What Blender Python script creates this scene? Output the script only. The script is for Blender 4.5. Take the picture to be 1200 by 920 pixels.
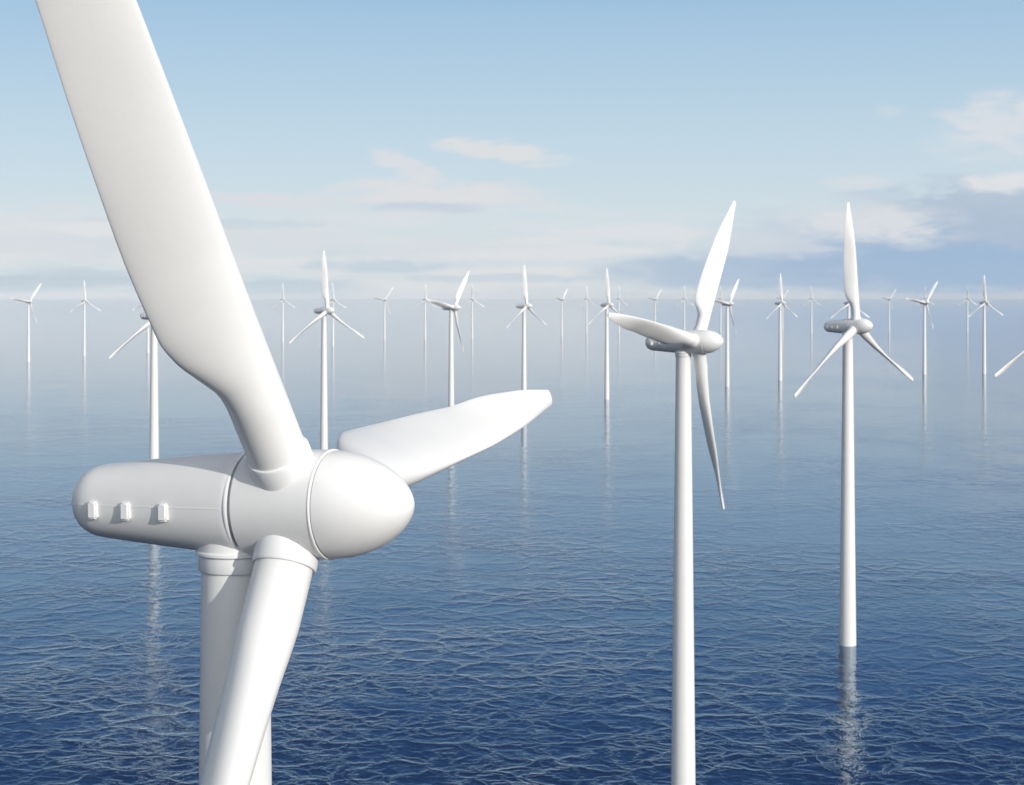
import bpy, bmesh, math, random
from math import sin, cos, pi, radians, sqrt, atan2, exp
from mathutils import Matrix, Vector

for o in list(bpy.data.objects):
    bpy.data.objects.remove(o)
SC = bpy.context.scene
COL = SC.collection

# ------------------------------------------------------------------ camera
F_PX = 2000.0            # focal length in pixels of the 1200 px wide photograph
HORIZON = 346.8
EYE = 98.6
cam_data = bpy.data.cameras.new('camera')
cam = bpy.data.objects.new('camera', cam_data)
COL.objects.link(cam)
cam.location = (0, 0, EYE)
cam.rotation_euler = (pi / 2, 0, 0)
cam_data.sensor_width = 36
cam_data.lens = F_PX / 1200 * 36
cam_data.shift_y = -(460 - HORIZON) / 1200
cam_data.clip_start = 0.5
cam_data.clip_end = 200000
cam_data.dof.use_dof = True
cam_data.dof.focus_distance = 78
cam_data.dof.aperture_fstop = 0.9
SC.camera = cam

# ------------------------------------------------------------------ light
SUN_EL = radians(17)
SUN_AZ = radians(43)                      # to the right of the direction towards the camera
sdir = Vector((sin(SUN_AZ) * cos(SUN_EL), -cos(SUN_AZ) * cos(SUN_EL), sin(SUN_EL)))
sun_data = bpy.data.lights.new('sun', 'SUN')
sun = bpy.data.objects.new('sun', sun_data)
COL.objects.link(sun)
sun.rotation_euler = (-sdir).to_track_quat('-Z', 'Y').to_euler()
sun.location = (200, -100, 300)
sun_data.energy = 3.1
sun_data.angle = radians(0.6)
sun_data.color = (1.0, 0.955, 0.89)

SKY_STRENGTH = 0.10
SC.view_settings.view_transform = 'Standard'
SC.view_settings.look = 'None'
SC.view_settings.exposure = 0.0
SC.view_settings.gamma = 1.0
SC.view_settings.use_curve_mapping = False
SC.render.engine = 'CYCLES'
SC.cycles.use_denoising = True
SC.cycles.max_bounces = 8
SC.cycles.volume_bounces = 0
SC.cycles.sample_clamp_indirect = 6.0
SC.cycles.caustics_reflective = False
SC.cycles.caustics_refractive = False


class NT:
    """small helper to wire node trees"""
    def __init__(self, tree):
        self.t = tree
        tree.nodes.clear()

    def n(self, kind, **kw):
        nd = self.t.nodes.new(kind)
        for k, v in kw.items():
            setattr(nd, k, v)
        return nd

    def put(self, sock, v):
        if v is None:
            return
        if isinstance(v, bpy.types.NodeSocket):
            self.t.links.new(v, sock)
        else:
            sock.default_value = v

    def m(self, op, a, b=None, c=None, clamp=False):
        nd = self.n('ShaderNodeMath', operation=op, use_clamp=clamp)
        self.put(nd.inputs[0], a)
        self.put(nd.inputs[1], b)
        self.put(nd.inputs[2], c)
        return nd.outputs[0]

    def smooth(self, v, lo, hi, a=0.0, b=1.0):
        nd = self.n('ShaderNodeMapRange', interpolation_type='SMOOTHSTEP')
        self.put(nd.inputs['Value'], v)
        for s, x in zip(('From Min', 'From Max', 'To Min', 'To Max'), (lo, hi, a, b)):
            self.put(nd.inputs[s], x)
        return nd.outputs[0]

    def mix(self, fac, a, b):
        nd = self.n('ShaderNodeMix', data_type='RGBA')
        self.put(nd.inputs[0], fac)
        self.put(nd.inputs[6], a)
        self.put(nd.inputs[7], b)
        return nd.outputs[2]

    def noise(self, vec, scale, detail=4, rough=0.5, lac=2.0, dist=0.0, kind='FBM', dim='3D'):
        nd = self.n('ShaderNodeTexNoise', noise_dimensions=dim)
        if kind != 'FBM':
            nd.noise_type = kind
        self.put(nd.inputs['Vector'], vec)
        for s, x in (('Scale', scale), ('Detail', detail), ('Roughness', rough),
                     ('Lacunarity', lac), ('Distortion', dist)):
            self.put(nd.inputs[s], x)
        return nd.outputs[0]

    def xyz(self, x, y, z):
        nd = self.n('ShaderNodeCombineXYZ')
        for s, v in zip(nd.inputs, (x, y, z)):
            self.put(s, v)
        return nd.outputs[0]


def lin(r, g, b):
    def f(c):
        c /= 255.0
        return c / 12.92 if c <= 0.04045 else ((c + 0.055) / 1.055) ** 2.4
    return (f(r), f(g), f(b), 1.0)


# ------------------------------------------------------------------ sky: Nishita air with far cloud layers
world = bpy.data.worlds.new('World')
SC.world = world
world.use_nodes = True
W = NT(world.node_tree)
sky = W.n('ShaderNodeTexSky', sky_type='NISHITA')
sky.sun_disc = False
sky.sun_elevation = SUN_EL
sky.sun_rotation = atan2(sdir.x, sdir.y)
sky.altitude = 100
sky.air_density = 1.0
sky.dust_density = 0.3
sky.ozone_density = 3.0
gain = W.n('ShaderNodeVectorMath', operation='SCALE')
W.put(gain.inputs[0], sky.outputs[0])
gain.inputs['Scale'].default_value = SKY_STRENGTH
tc = W.n('ShaderNodeTexCoord')
sep = W.n('ShaderNodeSeparateXYZ')
W.put(sep.inputs[0], tc.outputs['Generated'])
X, Y, Z = sep.outputs
DEG = 180 / pi
AZ = W.m('MULTIPLY', W.m('ARCTAN2', X, Y), DEG)
EL = W.m('MULTIPLY', W.m('ARCSINE', Z), DEG)
pvec = W.xyz(W.m('MULTIPLY', AZ, 0.55), W.m('MULTIPLY', EL, 1.7), 0.0)
fine = W.noise(pvec, 1.15, 9, 0.62, dist=0.35)
wvec = W.xyz(W.m('MULTIPLY', AZ, 0.16), W.m('MULTIPLY', EL, 1.25), 7.0)
bands = W.noise(wvec, 0.8, 5, 0.55, dist=0.3)
colr = gain.outputs[0]


def px(u, v):
    """direction (azimuth, elevation in degrees) of a place in the sky"""
    x = (u - 600) / F_PX
    z = (HORIZON - v) / F_PX
    return math.degrees(math.atan(x)), math.degrees(math.atan(z / sqrt(1 + x * x)))


def cloud(colr, u, v, hw, hh, col, opac, lo=0.30, hi=0.75, tilt=0.0, amp=2.4):
    a0, e0 = px(u, v)
    wa, we = hw / F_PX * DEG, hh / F_PX * DEG
    da = W.m('SUBTRACT', AZ, a0)
    de = W.m('SUBTRACT', EL, e0)
    t = radians(tilt)
    p = W.m('MULTIPLY_ADD', da, cos(t), W.m('MULTIPLY', de, sin(t)))
    q = W.m('MULTIPLY_ADD', de, cos(t), W.m('MULTIPLY', da, -sin(t)))
    p = W.m('POWER', W.m('ABSOLUTE', W.m('DIVIDE', p, wa)), 2.0)
    q = W.m('POWER', W.m('ABSOLUTE', W.m('DIVIDE', q, we)), 2.0)
    g = W.m('EXPONENT', W.m('MULTIPLY', W.m('ADD', p, q), -0.9))
    d = W.m('MULTIPLY_ADD', W.m('SUBTRACT', fine, 0.5), W.m('MULTIPLY', W.m('SQRT', g), amp), g)
    k = W.m('MULTIPLY', W.smooth(d, lo, hi), opac)
    return W.mix(k, colr, lin(*col))


# thin pale veil over the lower sky, dissolving upwards into the deep blue
ramp = W.n('ShaderNodeValToRGB')
W.put(ramp.inputs[0], W.m('DIVIDE', EL, 45.0))
els = ramp.color_ramp.elements
stops = [(0, (208, 220, 228)), (2.5, (212, 224, 232)), (5.0, (197, 218, 232)), (9.5, (166, 199, 226)),
         (10.4, (148, 187, 221)), (12.5, (72, 122, 182)), (15.5, (30, 66, 118))]
while len(els) < len(stops):
    els.new(0.5)
for e, (d, c) in zip(els, stops):
    e.position = d / 45.0
    e.color = lin(*c)
els.new(0.9)
els[-1].position = 26 / 45.0
els[-1].color = lin(16, 38, 76)
colr = W.mix(W.smooth(EL, 20, 70, 0.9, 0.5), colr, ramp.outputs[0])
# added fill: sky brightened round the sun, behind the viewer, to light the turbines
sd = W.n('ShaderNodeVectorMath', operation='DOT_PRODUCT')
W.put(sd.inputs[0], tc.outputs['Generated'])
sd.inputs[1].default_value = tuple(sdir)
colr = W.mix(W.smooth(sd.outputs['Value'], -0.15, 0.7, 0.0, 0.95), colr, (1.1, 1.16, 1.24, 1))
bm = W.m('MULTIPLY', W.smooth(bands, 0.42, 0.62), W.smooth(EL, 1.6, 3.6, 0.85, 0.0))
colr = W.mix(bm, colr, lin(224, 226, 228))
bm2 = W.m('MULTIPLY', W.smooth(bands, 0.50, 0.36), W.smooth(EL, 0.6, 2.0, 0.75, 0.0))
colr = W.mix(bm2, colr, lin(188, 204, 217))
# dark blue bank on the right, then its lighter tops
colr = cloud(colr, 1130, 300, 260, 62, (154, 182, 212), 0.92, lo=0.15, hi=0.8, amp=1.1)
colr = cloud(colr, 1190, 250, 150, 38, (178, 193, 212), 0.8, lo=0.2, hi=0.7, tilt=-4, amp=1.8)
colr = cloud(colr, 870, 318, 170, 22, (163, 186, 212), 0.7, lo=0.15, hi=0.75, amp=1.2)
for args in (
        (1015, 262, 95, 26, (224, 226, 229), 0.85, 0.15, 0.95, -2),
        (900, 285, 90, 18, (212, 218, 225), 0.7, 0.25, 0.8, 0),
        (1004, 214, 46, 8, (216, 222, 227), 0.75, 0.25, 0.8, 0),
        (1190, 145, 95, 42, (221, 224, 229), 0.8, 0.2, 1.0, 8),
        (1185, 213, 62, 14, (228, 229, 231), 0.85, 0.3, 0.9, 4),
        (1040, 131, 22, 9, (208, 217, 226), 0.5, 0.3, 0.9, 0),
        (590, 178, 82, 15, (222, 224, 226), 0.9, 0.3, 0.85, -8),
        (470, 193, 46, 15, (219, 222, 228), 0.9, 0.32, 0.8, -18),
        (510, 228, 135, 20, (221, 223, 226), 1.0, 0.22, 0.85, -2),
        (500, 244, 90, 8, (188, 204, 219), 0.6, 0.3, 0.9, 0),
        (480, 250, 50, 7, (221, 223, 225), 0.7, 0.3, 0.9, 0),
        (320, 236, 110, 10, (217, 221, 227), 0.85, 0.32, 0.8, -3),
        (70, 243, 30, 7, (218, 222, 226), 0.7, 0.3, 0.9, 0),
        (60, 280, 170, 26, (214, 220, 225), 0.75, 0.2, 0.8, 0),
        (300, 280, 130, 20, (217, 222, 226), 0.75, 0.2, 0.8, 0),
        (560, 298, 170, 16, (214, 220, 226), 0.7, 0.2, 0.8, 0),
        (740, 275, 110, 14, (222, 225, 229), 0.85, 0.25, 0.85, 0),
        (660, 296, 150, 9, (224, 226, 229), 0.8, 0.25, 0.85, 2),
        (450, 312, 110, 8, (190, 206, 219), 0.7, 0.25, 0.85, 0),
        (250, 262, 150, 7, (196, 210, 221), 0.6, 0.25, 0.85, 0),
        (120, 268, 130, 9, (226, 228, 230), 0.8, 0.25, 0.85, 0),
        (610, 326, 160, 6, (196, 209, 221), 0.7, 0.25, 0.85, 0),
        (840, 350, 90, 6, (200, 206, 215), 0.5, 0.2, 0.8, 0),
        (80, 346, 220, 4, (214, 218, 221), 0.8, 0.2, 0.8, 0),
        (80, 330, 260, 6, (186, 200, 212), 0.6, 0.2, 0.8, 0)):
    u, v, hw, hh, c, op, lo, hi, tl = args
    colr = cloud(colr, u, v, hw, hh, c, op, lo, hi, tl)
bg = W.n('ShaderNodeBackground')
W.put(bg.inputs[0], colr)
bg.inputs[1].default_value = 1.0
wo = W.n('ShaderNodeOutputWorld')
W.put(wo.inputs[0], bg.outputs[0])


# ------------------------------------------------------------------ materials
def material(name):
    m = bpy.data.materials.new(name)
    m.use_nodes = True
    return m, NT(m.node_tree)


def paint(name, col, rough):
    m, N = material(name)
    t = N.n('ShaderNodeTexCoord')
    a = N.noise(t.outputs['Object'], 0.35, 5, 0.6)
    b = N.noise(t.outputs['Object'], 5.0, 4, 0.6)
    v = N.m('ADD', N.m('MULTIPLY', a, 0.6), N.m('MULTIPLY', b, 0.4))
    c2 = (col[0] * 0.97, col[1] * 0.97, col[2] * 0.967, 1)
    cc = N.mix(N.smooth(v, 0.35, 0.65), (col[0], col[1], col[2], 1), c2)
    p = N.n('ShaderNodeBsdfPrincipled')
    N.put(p.inputs['Base Color'], cc)
    N.put(p.inputs['Roughness'], N.smooth(b, 0.3, 0.7, rough - 0.03, rough + 0.05))
    p.inputs['IOR'].default_value = 1.45
    o = N.n('ShaderNodeOutputMaterial')
    N.put(o.inputs[0], p.outputs[0])
    return m


WHITE = paint('white_gelcoat', (0.80, 0.79, 0.768), 0.32)
WHITE_TOWER = paint('white_tower_paint', (0.79, 0.78, 0.758), 0.38)
TRIM = paint('white_trim', (0.82, 0.815, 0.805), 0.3)
GASKET = paint('grey_gasket', (0.55, 0.55, 0.56), 0.6)


def sea_material():
    m, N = material('sea_water')
    g = N.n('ShaderNodeNewGeometry')
    pos = g.outputs['Position']
    sp = N.n('ShaderNodeSeparateXYZ')
    N.put(sp.inputs[0], pos)
    flat = N.xyz(sp.outputs[0], sp.outputs[1], 0.0)
    # peaked wavelets with thin crests, a rolling swell and small chop, all in metres
    warp = N.n('ShaderNodeTexNoise', noise_dimensions='3D')
    N.put(warp.inputs['Vector'], flat)
    warp.inputs['Scale'].default_value = 0.07
    warp.inputs['Detail'].default_value = 5
    warp.inputs['Roughness'].default_value = 0.6
    wv = N.n('ShaderNodeVectorMath', operation='MULTIPLY_ADD')
    N.put(wv.inputs[0], warp.outputs['Color'])
    wv.inputs[1].default_value = (19, 19, 0)
    N.put(wv.inputs[2], flat)

    def cells(scale):
        vo = N.n('ShaderNodeTexVoronoi', voronoi_dimensions='2D', feature='DISTANCE_TO_EDGE')
        N.put(vo.inputs['Vector'], wv.outputs[0])
        vo.inputs['Scale'].default_value = scale
        return vo.outputs['Distance']

    d1, d2 = cells(0.075), cells(0.19)
    r1 = N.m('EXPONENT', N.m('MULTIPLY', d1, -9.0))
    r2 = N.m('EXPONENT', N.m('MULTIPLY', d2, -7.0))
    rough = N.smooth(N.noise(flat, 0.009, 4, 0.6), 0.40, 0.60)
    turb = N.noise(wv.outputs[0], 0.16, 6, 0.62, kind='RIDGED_MULTIFRACTAL')
    patch = N.smooth(N.noise(flat, 0.014, 4, 0.65), 0.36, 0.64)
    patch2 = N.smooth(N.noise(flat, 0.031, 4, 0.6), 0.36, 0.64)
    swell = N.noise(flat, 0.03, 3, 0.5)
    chop = N.noise(flat, 0.5, 4, 0.55)
    h = N.m('MULTIPLY', swell, 1.6)
    h = N.m('MULTIPLY_ADD', N.m('MULTIPLY', r1, N.m('MULTIPLY_ADD', patch, 0.7, 0.3)), 0.75, h)
    h = N.m('MULTIPLY_ADD', N.m('MULTIPLY', r2, N.m('MULTIPLY_ADD', patch2, 0.8, 0.2)), 0.38, h)
    h = N.m('MULTIPLY_ADD', chop, 0.16, h)
    h = N.m('MULTIPLY_ADD', N.m('MULTIPLY', turb, N.m('MULTIPLY_ADD', rough, 0.7, 0.3)), 0.24, h)
    # the breeze ruffles the near water; farther out it lies calm
    calm = N.m('EXPONENT', N.m('MULTIPLY', N.m('MAXIMUM', N.m('SUBTRACT', sp.outputs[1], 350.0), 0.0), -0.0007))
    gust = N.smooth(N.noise(flat, 0.0045, 4, 0.6, dist=0.6), 0.38, 0.62, 0.55, 1.35)
    h = N.m('MULTIPLY', h, N.m('MULTIPLY', gust, N.m('MULTIPLY_ADD', calm, 0.86, 0.14)))
    bump = N.n('ShaderNodeBump')
    bump.inputs['Strength'].default_value = 1.0
    bump.inputs['Distance'].default_value = 1.9
    N.put(bump.inputs['Height'], h)
    skin = N.n('ShaderNodeBump')
    skin.inputs['Strength'].default_value = 1.0
    skin.inputs['Distance'].default_value = 0.21
    N.put(skin.inputs['Height'], h)
    l1 = N.m('MULTIPLY', N.smooth(d1, 0.11, 0.0), patch)
    l2 = N.m('MULTIPLY', N.m('MULTIPLY', N.smooth(d2, 0.16, 0.0), patch2), 0.75)
    crest = N.m('MULTIPLY', N.m('MAXIMUM', l1, l2), N.smooth(chop, 0.32, 0.62, 0.25, 1.0))
    crest = N.m('MULTIPLY', crest, N.m('MULTIPLY_ADD', rough, -0.55, 1.0))
    foam = N.m('MULTIPLY', N.m('MULTIPLY', N.smooth(turb, 0.8, 1.8), N.m('MULTIPLY_ADD', rough, 0.75, 0.25)), 0.7)
    crest = N.m('MAXIMUM', crest, foam)
    c = N.mix(N.noise(flat, 0.004, 3, 0.5), (0.006, 0.014, 0.042, 1), (0.008, 0.022, 0.062, 1))
    c = N.mix(N.m('MULTIPLY', crest, 0.68), c, (0.065, 0.125, 0.20, 1))
    body = N.n('ShaderNodeBsdfDiffuse')
    N.put(body.inputs['Color'], c)
    N.put(body.inputs['Normal'], bump.outputs[0])
    gl = N.n('ShaderNodeBsdfGlossy')
    lw = N.n('ShaderNodeLayerWeight')
    lw.inputs['Blend'].default_value = 0.5
    grazing = N.smooth(lw.outputs['Facing'], 0.86, 0.965)
    N.put(gl.inputs['Color'], N.mix(grazing, (0.76, 0.885, 1.0, 1), (0.95, 0.97, 1.0, 1)))
    gl.inputs['Roughness'].default_value = 0.05
    N.put(gl.inputs['Normal'], skin.outputs[0])
    fr = N.n('ShaderNodeFresnel')
    fr.inputs['IOR'].default_value = 2.4
    N.put(fr.inputs['Normal'], skin.outputs[0])
    mx = N.n('ShaderNodeMixShader')
    N.put(mx.inputs[0], fr.outputs[0])
    N.put(mx.inputs[1], body.outputs[0])
    N.put(mx.inputs[2], gl.outputs[0])
    o = N.n('ShaderNodeOutputMaterial')
    N.put(o.inputs[0], mx.outputs[0])
    return m


# ------------------------------------------------------------------ mesh helpers
def finish(name, verts, faces, mat, smooth=True, sharp=35):
    me = bpy.data.meshes.new(name)
    me.from_pydata(verts, [], faces)
    bm_ = bmesh.new()
    bm_.from_mesh(me)
    bmesh.ops.recalc_face_normals(bm_, faces=bm_.faces)
    bm_.to_mesh(me)
    bm_.free()
    if smooth:
        me.polygons.foreach_set('use_smooth', [True] * len(me.polygons))
        me.set_sharp_from_angle(angle=radians(sharp))
    me.materials.append(mat)
    return me


def rings(loops, closed_ends=True):
    """skin a list of equal-length vertex loops"""
    n = len(loops[0])
    v = [p for L in loops for p in L]
    f = []
    for i in range(len(loops) - 1):
        for j in range(n):
            a, b = i * n + j, i * n + (j + 1) % n
            f.append((a, b, b + n, a + n))
    if closed_ends:
        f.append(tuple(range(n - 1, -1, -1)))
        k = (len(loops) - 1) * n
        f.append(tuple(range(k, k + n)))
    return v, f


def lathe_y(profile, n=96, sq=2.0, flat=1.0):
    """profile (distance along the nose axis -Y, radius); sq > 2 squares the section"""
    loops = []
    for d, r in profile:
        L = []
        for j in range(n):
            a = 2 * pi * j / n
            c, s = cos(a), sin(a)
            k = (abs(c) ** sq + abs(s) ** sq) ** (-1 / sq)
            L.append((r * k * c * flat, -d, r * k * s))
        loops.append(L)
    return rings(loops)


def lathe_z(profile, n=96, closed=True):
    return rings([[(r * cos(2 * pi * j / n), r * sin(2 * pi * j / n), z) for j in range(n)]
                  for z, r in profile], closed)


def place(name, me, parent, matrix=None):
    o = bpy.data.objects.new(name, me)
    COL.objects.link(o)
    o.parent = parent
    if matrix is not None:
        o.matrix_local = matrix
    return o


# ------------------------------------------------------------------ setting: the sea
R = 60000.0
me = finish('sea', [(-R, -8000, 0), (R, -8000, 0), (R, R, 0), (-R, R, 0)], [(0, 1, 2, 3)], sea_material(), False)
sea = bpy.data.objects.new('sea', me)
COL.objects.link(sea)
sea['kind'] = 'structure'
sea['label'] = 'deep blue rippled sea, pale and smooth towards the horizon'

# ------------------------------------------------------------------ one wind turbine
HUB_H = 90.0
BLADE_L = 34.9
OVER = 2.85          # rotor centre in front of the tower axis
TILT = radians(1.5)
PITCH = radians(45)
CONE = radians(-0.65)
HUB_R = 2.22
TOP_R, BASE_R = 1.40, 2.35
NOSE = 5.2
REAR = 7.7

rot_base = Matrix.Translation((0, 0, HUB_H)) @ Matrix.Rotation(-TILT, 4, 'X')      # nacelle frame
rot_c = rot_base @ Matrix.Translation((0, -OVER, 0))                              # rotor frame


def tower_mesh():
    top = HUB_H - 2.75
    pr = [(-6, BASE_R), (0, BASE_R)]
    for i in range(1, 25):
        t = i / 24
        pr.append((top * t, BASE_R + (TOP_R - BASE_R) * t))
    pr += [(HUB_H - 1.2, TOP_R)]
    return finish('tower', *lathe_z(pr, 80), WHITE_TOWER)


def collar_mesh():
    z = HUB_H - 2.78
    r = TOP_R
    pr = [(z, r + 0.01), (z, r + 0.09), (z + 0.05, r + 0.12), (z + 0.62, r + 0.12), (z + 0.70, r + 0.24),
          (z + 0.80, r + 0.24), (z + 0.86, r + 0.15), (z + 1.3, r + 0.15), (z + 1.3, r + 0.01)]
    return finish('tower_collar', *lathe_z(pr, 80), TRIM, sharp=50)


def nacelle_mesh():
    # from the ring behind the hub back to the rounded tail; measured from the tower axis
    f = 0.80
    pr = [(f, 1.4), (f, 2.02), (f - 0.06, 2.10), (f - 0.2, 2.13)]
    L = REAR + f
    for i in range(1, 40):
        t = i / 40
        d = f - 0.2 - (L - 0.2) * t
        r = 2.13 - 0.74 * t ** 1.25
        # rounded tail
        tail = max(0.0, (t - 0.80) / 0.20)
        r *= (1 - tail ** 2.6) ** 0.5 if tail < 1 else 0
        pr.append((d, max(r, 0.05)))
    for tt in (0.982, 0.99, 0.996, 0.9995):
        tail = (tt - 0.80) / 0.20
        r = (2.13 - 0.74 * tt ** 1.25) * (1 - tail ** 2.6) ** 0.5
        pr.append((f - 0.2 - (L - 0.2) * tt, max(r, 0.02)))
    return finish('nacelle', *lathe_y(pr, 112, 2.25), WHITE)


def nacelle_r(d):
    f = 0.80
    t = (f - 0.2 - d) / (REAR + f - 0.2)
    r = 2.13 - 0.74 * t ** 1.25
    tail = max(0.0, (t - 0.80) / 0.20)
    return r * (1 - tail ** 2.6) ** 0.5


def seam_mesh():
    # fine moulding line where the two nacelle shells meet, on both flanks
    v, f = [], []
    for s in (-1, 1):
        base = len(v)
        ds = [0.45 - i * 0.2 for i in range(40)]
        for d in ds:
            x = nacelle_r(d) * s
            for (dx, dz) in ((-0.02, -0.02), (0.012, -0.02), (0.012, 0.02), (-0.02, 0.02)):
                v.append((x + dx * s, -d, dz - 0.02))
        for i in range(len(ds) - 1):
            for j in range(4):
                a, b = base + i * 4 + j, base + i * 4 + (j + 1) % 4
                f.append((a, b, b + 4, a + 4))
        k = base + (len(ds) - 1) * 4
        f.append((base, base + 1, base + 2, base + 3))
        f.append((k, k + 1, k + 2, k + 3))
    return finish('shell_seam', v, f, TRIM, False)


def bracket_mesh():
    bm_ = bmesh.new()
    bmesh.ops.create_cube(bm_, size=1.0)
    for vv in bm_.verts:
        vv.co.x *= 0.28
        vv.co.y *= 0.42
        vv.co.z *= 0.74
    bmesh.ops.bevel(bm_, geom=bm_.edges[:], offset=0.07, segments=3, affect='EDGES')
    me = bpy.data.meshes.new('bracket')
    bm_.to_mesh(me)
    bm_.free()
    me.polygons.foreach_set('use_smooth', [True] * len(me.polygons))
    me.set_sharp_from_angle(angle=radians(40))
    me.materials.append(TRIM)
    return me


def ring_mesh(name, d0, d1, r, mat, lip=0.06):
    pr = [(d0, r - 0.25), (d0, r + lip * 0.5), (d0 + (d1 - d0) * 0.3, r + lip), (d0 + (d1 - d0) * 0.7, r + lip),
          (d1, r + lip * 0.5), (d1, r - 0.25)]
    return finish(name, *lathe_y(pr, 112), mat, sharp=50)


D1, D2 = -1.97, 1.70           # the hub barrel between its two seams, measured from the rotor centre


def hub_mesh():
    pr = [(D1 + 0.05, 1.5), (D1 + 0.05, HUB_R - 0.06), (D1 + 0.11, HUB_R)]
    for i in range(1, 10):
        pr.append((D1 + 0.11 + (D2 - D1 - 0.2) * i / 10, HUB_R))
    pr += [(D2 - 0.11, HUB_R), (D2 - 0.04, HUB_R - 0.05), (D2 - 0.04, 1.5)]
    return finish('hub', *lathe_y(pr, 112), WHITE)


def nose_mesh():
    L = NOSE - D2
    r0 = HUB_R - 0.03
    pr = [(D2, 1.5), (D2, r0 - 0.05), (D2 + 0.06, r0)]
    n = 44
    for i in range(1, n):
        t = i / n
        d = D2 + 0.06 + (L - 0.06) * (1 - (1 - t) ** 1.6)
        tt = (d - D2) / L
        r = r0 * (1 - tt ** 1.9) ** 0.59
        pr.append((d, r))
    pr.append((NOSE - 0.0005, 0.02))
    return finish('nose_cone', *lathe_y(pr, 112), WHITE)


def smoothlerp(tab, x):
    if x <= tab[0][0]:
        return tab[0][1]
    for (x0, y0), (x1, y1) in zip(tab, tab[1:]):
        if x <= x1:
            t = (x - x0) / (x1 - x0)
            return y0 + (y1 - y0) * t
    return tab[-1][1]


def spline(tab, x):
    """monotone-ish Catmull-Rom through a table"""
    n = len(tab)
    if x <= tab[0][0]:
        return tab[0][1]
    if x >= tab[-1][0]:
        return tab[-1][1]
    for i in range(n - 1):
        x0, y0 = tab[i]
        x1, y1 = tab[i + 1]
        if x <= x1:
            sl = (y1 - y0) / (x1 - x0)
            def tang(k):
                if k == 0 or k == n - 1:
                    return 0.0 if k == 0 else (tab[k][1] - tab[k - 1][1]) / (tab[k][0] - tab[k - 1][0])
                s0 = (tab[k][1] - tab[k - 1][1]) / (tab[k][0] - tab[k - 1][0])
                s1 = (tab[k + 1][1] - tab[k][1]) / (tab[k + 1][0] - tab[k][0])
                if s0 * s1 <= 0:
                    return 0.0
                return 2 * s0 * s1 / (s0 + s1)
            h = x1 - x0
            t = (x - x0) / h
            m0, m1 = tang(i) * h, tang(i + 1) * h
            return ((2 * t ** 3 - 3 * t ** 2 + 1) * y0 + (t ** 3 - 2 * t ** 2 + t) * m0
                    + (-2 * t ** 3 + 3 * t ** 2) * y1 + (t ** 3 - t ** 2) * m1)


ROOT_R = 1.19
CHORD = [(1.6, 2.38), (5.2, 2.38), (6.1, 2.48), (7.1, 2.95), (8.2, 3.52), (9.4, 3.82), (12.5, 3.87), (16, 3.72),
         (20, 3.46), (25, 2.95), (30, 2.05), (33.5, 1.28), (34.6, 1.04)]
THICK = [(1.6, 2.38), (5.2, 2.38), (6.6, 2.26), (8.5, 2.06), (11, 1.82), (14, 1.52), (20, 1.1), (27, 0.85), (34.6, 0.55)]
LEAD = [(1.6, 1.19), (5, 1.18), (10, 1.14), (22, 1.04), (34.6, 0.62)]
BEND = [(2.6, 0.0), (12.0, 0.44), (20, 0.52), (34.6, 0.52)]      # the blade leans back a little
ROUND = [(1.6, 1.0), (5.2, 1.0), (6.8, 0.75), (9.0, 0.35), (12, 0.28), (35, 0.4)]


def blade_mesh():
    n = 64
    loops = []
    zs = [1.6, 2.2, 3.0] + [3.6 + i * 0.35 for i in range(26)] + [12.7 + i * 1.2 for i in range(18)]
    zs = [z for z in zs if z < BLADE_L - 0.45]
    tip = [(BLADE_L - 0.42, 1.0, 1.0), (BLADE_L - 0.2, 0.97, 0.95), (BLADE_L - 0.08, 0.88, 0.8),
           (BLADE_L - 0.02, 0.72, 0.55), (BLADE_L, 0.5, 0.2)]
    st = [(z, 1.0, 1.0) for z in zs] + tip
    for z, kc, kt in st:
        c = spline(CHORD, z)
        th = spline(THICK, z) * kt
        le = smoothlerp(LEAD, z)
        w = spline(ROUND, z)
        mid = le - c / 2
        tw = radians(smoothlerp([(0, 0), (8, -2), (14, -7), (23, -6), (29, 12), (35, 42)], z))
        L = []
        for j in range(n):
            a = 2 * pi * j / n
            # ellipse
            ex, ey = cos(a) * c / 2, sin(a) * th / 2
            # airfoil: leading edge at +X
            xc = (1 - cos(a)) / 2              # 0 at the leading edge
            yt = 5 * (0.2969 * sqrt(max(xc, 0)) - 0.1260 * xc - 0.3516 * xc ** 2 + 0.2843 * xc ** 3 - 0.1030 * xc ** 4)
            ay = (1 if sin(a) >= 0 else -1) * (yt * th + 0.012 * sin(a) ** 2)
            ax = c / 2 - xc * c
            x = (ex * w + ax * (1 - w)) * kc + mid
            y = ey * w + ay * (1 - w)
            fl = min(1.0, max(0.0, (z - 5.0) / 13.0)) * (1 - 0.5 * max(0, (z - 24) / 10.6))
            y *= (1 - 0.5 * fl) if y < 0 else (1 + 0.06 * fl)
            y += smoothlerp(BEND, z)
            L.append((x * cos(tw) - y * sin(tw), x * sin(tw) + y * cos(tw), z))
        loops.append(L)
    return finish('blade', *rings(loops), WHITE, sharp=60)


def root_ring_mesh():
    r = ROOT_R
    pr = [(1.55, r + 0.02), (1.55, r + 0.13), (2.02, r + 0.13), (2.62, r + 0.13), (2.70, r + 0.09), (2.70, r + 0.004)]
    return finish('root_ring', *lathe_z(pr, 80), TRIM, sharp=50)


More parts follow.
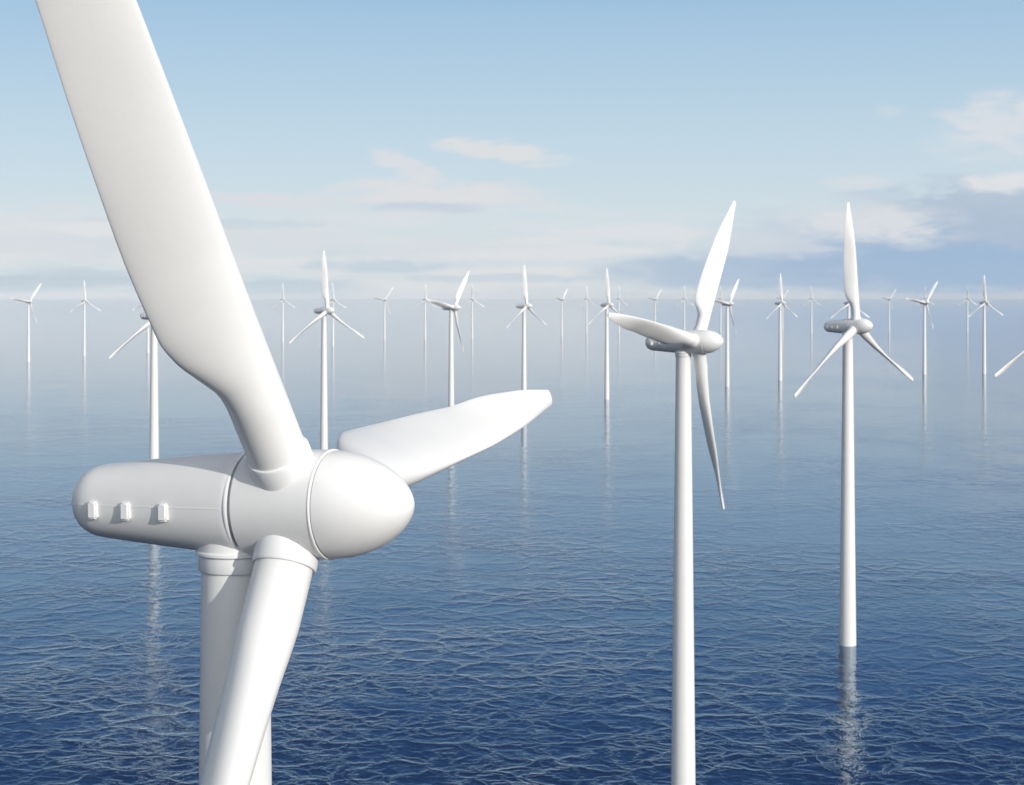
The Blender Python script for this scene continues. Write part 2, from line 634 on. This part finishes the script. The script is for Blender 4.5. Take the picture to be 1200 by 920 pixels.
M_TOWER, M_COLLAR, M_NAC, M_SEAM, M_BRACK = tower_mesh(), collar_mesh(), nacelle_mesh(), seam_mesh(), bracket_mesh()
M_HUB, M_NOSE, M_BLADE, M_ROOT = hub_mesh(), nose_mesh(), blade_mesh(), root_ring_mesh()
M_GASK = ring_mesh('gasket', -OVER * 0 + 0.78, 0.92, 2.03, GASKET, 0.0)
M_LIP = ring_mesh('rim_ring', 0.62, 0.80, 2.13, TRIM, 0.06)
M_NLIP = ring_mesh('nose_rim', D2 - 0.11, D2 - 0.02, HUB_R, TRIM, 0.03)


def blade_matrix(phase, k):
    return rot_c @ Matrix.Rotation(radians(phase) + k * 2 * pi / 3, 4, 'Y') @ Matrix.Rotation(CONE, 4, 'X') @ Matrix.Rotation(-PITCH, 4, 'Z')


def make_turbine():
    root = bpy.data.objects.new('wind_turbine', None)
    COL.objects.link(root)
    root.empty_display_size = 5
    tw = place('tower', M_TOWER, root)
    place('tower_collar', M_COLLAR, tw)
    nc = place('nacelle', M_NAC, root, rot_base)
    place('rim_ring', M_LIP, nc)
    place('gasket', M_GASK, nc)
    place('shell_seam', M_SEAM, nc)
    for d in (-2.25, -4.15, -5.85):
        place('bracket', M_BRACK, nc, Matrix.Translation((-nacelle_r(d) - 0.05, -d, -0.22)))
    hb = place('hub', M_HUB, root, rot_c)
    place('nose_cone', M_NOSE, hb)
    place('nose_rim', M_NLIP, hb)
    for k in range(3):
        b = place('blade', M_BLADE, root, blade_matrix(0, k))
        place('root_ring', M_ROOT, b)
    return root


def copy_tree(o, parent=None):
    c = o.copy()
    COL.objects.link(c)
    if parent is not None:
        c.parent = parent
    for ch in list(o.children):
        copy_tree(ch, c)
    return c


# x, y, yaw, rotor phase, label
FARM = [
    (-11.51, 71.02, 69.8, 85.8, 'huge white wind turbine close in front, its nacelle brackets and nose cone in plain view'),
    (32.02, 319.00, 59.9, 38.5, 'second largest wind turbine, blades up right, left and down, tower leaving the bottom edge'),
    (94.87, 482.21, 45.8, -2.5, 'tall wind turbine with shaded blue nacelle, one blade upright, tower foot visible in the water'),
    (-156.64, 747.03, 59.0, -1.1, 'wind turbine mostly hidden by the big upper blade, its tower ending behind the near nacelle'),
    (-109.36, 992.82, 50.4, -2.0, 'upright-bladed wind turbine whose tower goes down behind the near turbine hub and nose'),
    (-44.58, 1251.39, 58.4, 39.3, 'wind turbine with one blade leaning right, tower passing behind the near right-hand blade middle'),
    (10.12, 1434.39, 55.6, -2.0, 'wind turbine with upright blade, its tower crossing behind the tip of the near right-hand blade'),
    (90.27, 1624.32, 46.3, -2.0, 'upright-bladed wind turbine whose tower meets the left blade tip of the second largest'),
    (-723.96, 2555.81, 50.3, 37.8, 'small wind turbine with a leaning blade, farthest left on the sea'),
    (-707.77, 2825.03, 48.8, -2.2, 'small wind turbine with upright blade, second from the left'),
    (-630.75, 2957.49, 39.0, 2.0, 'small far wind turbine half hidden at the left edge of the big upper blade'),
    (-487.79, 3632.37, 40.6, -1.0, 'tiny far wind turbine just to the right of the big upper blade'),
    (-353.39, 3369.68, 42.5, -4.2, 'tiny wind turbine right behind the upright one above the near hub'),
    (-285.48, 3821.31, 34.2, 37.8, 'tiny wind turbine with a leaning blade, right of the upright one above the near hub'),
    (-194.45, 3820.75, 38.6, 0.5, 'tiny upright-bladed wind turbine left of a larger leaning one above the near right-hand blade'),
    (-91.74, 3925.70, 26.3, -1.3, 'tiny upright-bladed wind turbine right of the larger leaning one above the near right-hand blade'),
    (124.28, 4255.28, 50.1, 39.2, 'tiny faint leaning-bladed wind turbine, right of the one above the near blade tip'),
    (196.99, 4503.59, 48.1, -1.5, 'tiny upright-bladed wind turbine just left of the one touched by the second largest blade tip'),
    (280.01, 4470.78, 36.0, -1.1, 'tiny wind turbine crossed by the tip of the second largest turbine left blade'),
    (367.90, 4389.14, 37.7, 38.9, 'tiny wind turbine with a leaning blade, rising over the second largest turbine left blade'),
    (452.42, 4480.70, 35.6, -1.4, 'tiny upright-bladed wind turbine above the second largest turbine nacelle'),
    (573.43, 4691.13, 33.0, -2.4, 'tiny faint wind turbine between the second largest nose cone and a leaning-bladed one'),
    (234.06, 1855.21, 49.4, 37.7, 'small wind turbine with a leaning blade, right beside the second largest nose cone'),
    (312.73, 1989.88, 44.2, -1.7, 'small upright-bladed wind turbine with a tiny leaning one peeping out behind its hub'),
    (802.57, 5062.53, 28.2, 37.5, 'tiny leaning-bladed wind turbine peeping out behind the hub of a small upright one'),
    (811.43, 4624.05, 31.8, -1.4, 'tiny upright-bladed wind turbine just left of the tall one with the blue nacelle'),
    (397.64, 2015.48, 30.8, -0.8, 'small wind turbine hidden behind the hub of the tall one with the blue nacelle'),
    (1053.72, 4767.37, 22.4, 38.5, 'tiny leaning-bladed wind turbine just right of the tall one with the blue nacelle'),
    (517.62, 2141.61, 31.5, 38.6, 'small leaning-bladed wind turbine with a tiny upright one hidden behind its hub'),
    (1203.15, 4970.32, 24.1, -0.7, 'tiny upright-bladed wind turbine hidden behind the hub of a small leaning one'),
    (1271.25, 4763.12, 16.3, -0.5, 'tiny wind turbine touched by the left blade of the small one at far right'),
    (596.08, 2154.30, 28.3, -1.9, 'small upright-bladed wind turbine, farthest right of those seen whole'),
    (185.70, 579.54, 25.0, -1.5, 'wind turbine outside the right edge, only one blade tip reaching into view'),
]
proto = make_turbine()
for i, (x, y, yaw, ph, label) in enumerate(FARM):
    t = proto if i == 0 else copy_tree(proto)
    t.location = (x, y, 0)
    t.rotation_euler = (0, 0, radians(yaw))
    t['label'] = label
    t['category'] = 'wind turbine'
    t['group'] = 'wind turbines standing in the sea'
    hubs = [c for c in t.children if c.name.startswith('hub')]
    hubs[0].matrix_local = rot_c @ Matrix.Rotation(radians(ph), 4, 'Y')
    for k, b in enumerate([c for c in t.children if c.name.startswith('blade')]):
        b.matrix_local = blade_matrix(ph, k)

# ------------------------------------------------------------------ the air
hz, N = material('sea_haze')
vol = N.n('ShaderNodeVolumePrincipled')
vol.inputs['Color'].default_value = (0.90, 0.95, 1.0, 1)
vol.inputs['Density'].default_value = 1.9e-5
vol.inputs['Anisotropy'].default_value = -0.25
o = N.n('ShaderNodeOutputMaterial')
N.put(o.inputs['Volume'], vol.outputs[0])
HR = R + 500
z0, z1 = -7.0, 160.0
vs = [(sx * HR, (HR if sy > 0 else -8500), z) for z in (z0, z1) for sx, sy in ((-1, -1), (1, -1), (1, 1), (-1, 1))]
me = finish('haze', vs, [(0, 1, 2, 3), (4, 5, 6, 7), (0, 1, 5, 4), (1, 2, 6, 5), (2, 3, 7, 6), (3, 0, 4, 7)], hz, False)
haze = bpy.data.objects.new('haze', me)
COL.objects.link(haze)
haze['kind'] = 'stuff'
haze['label'] = 'thin pale sea haze softening the far turbines and the horizon'
haze['category'] = 'haze'
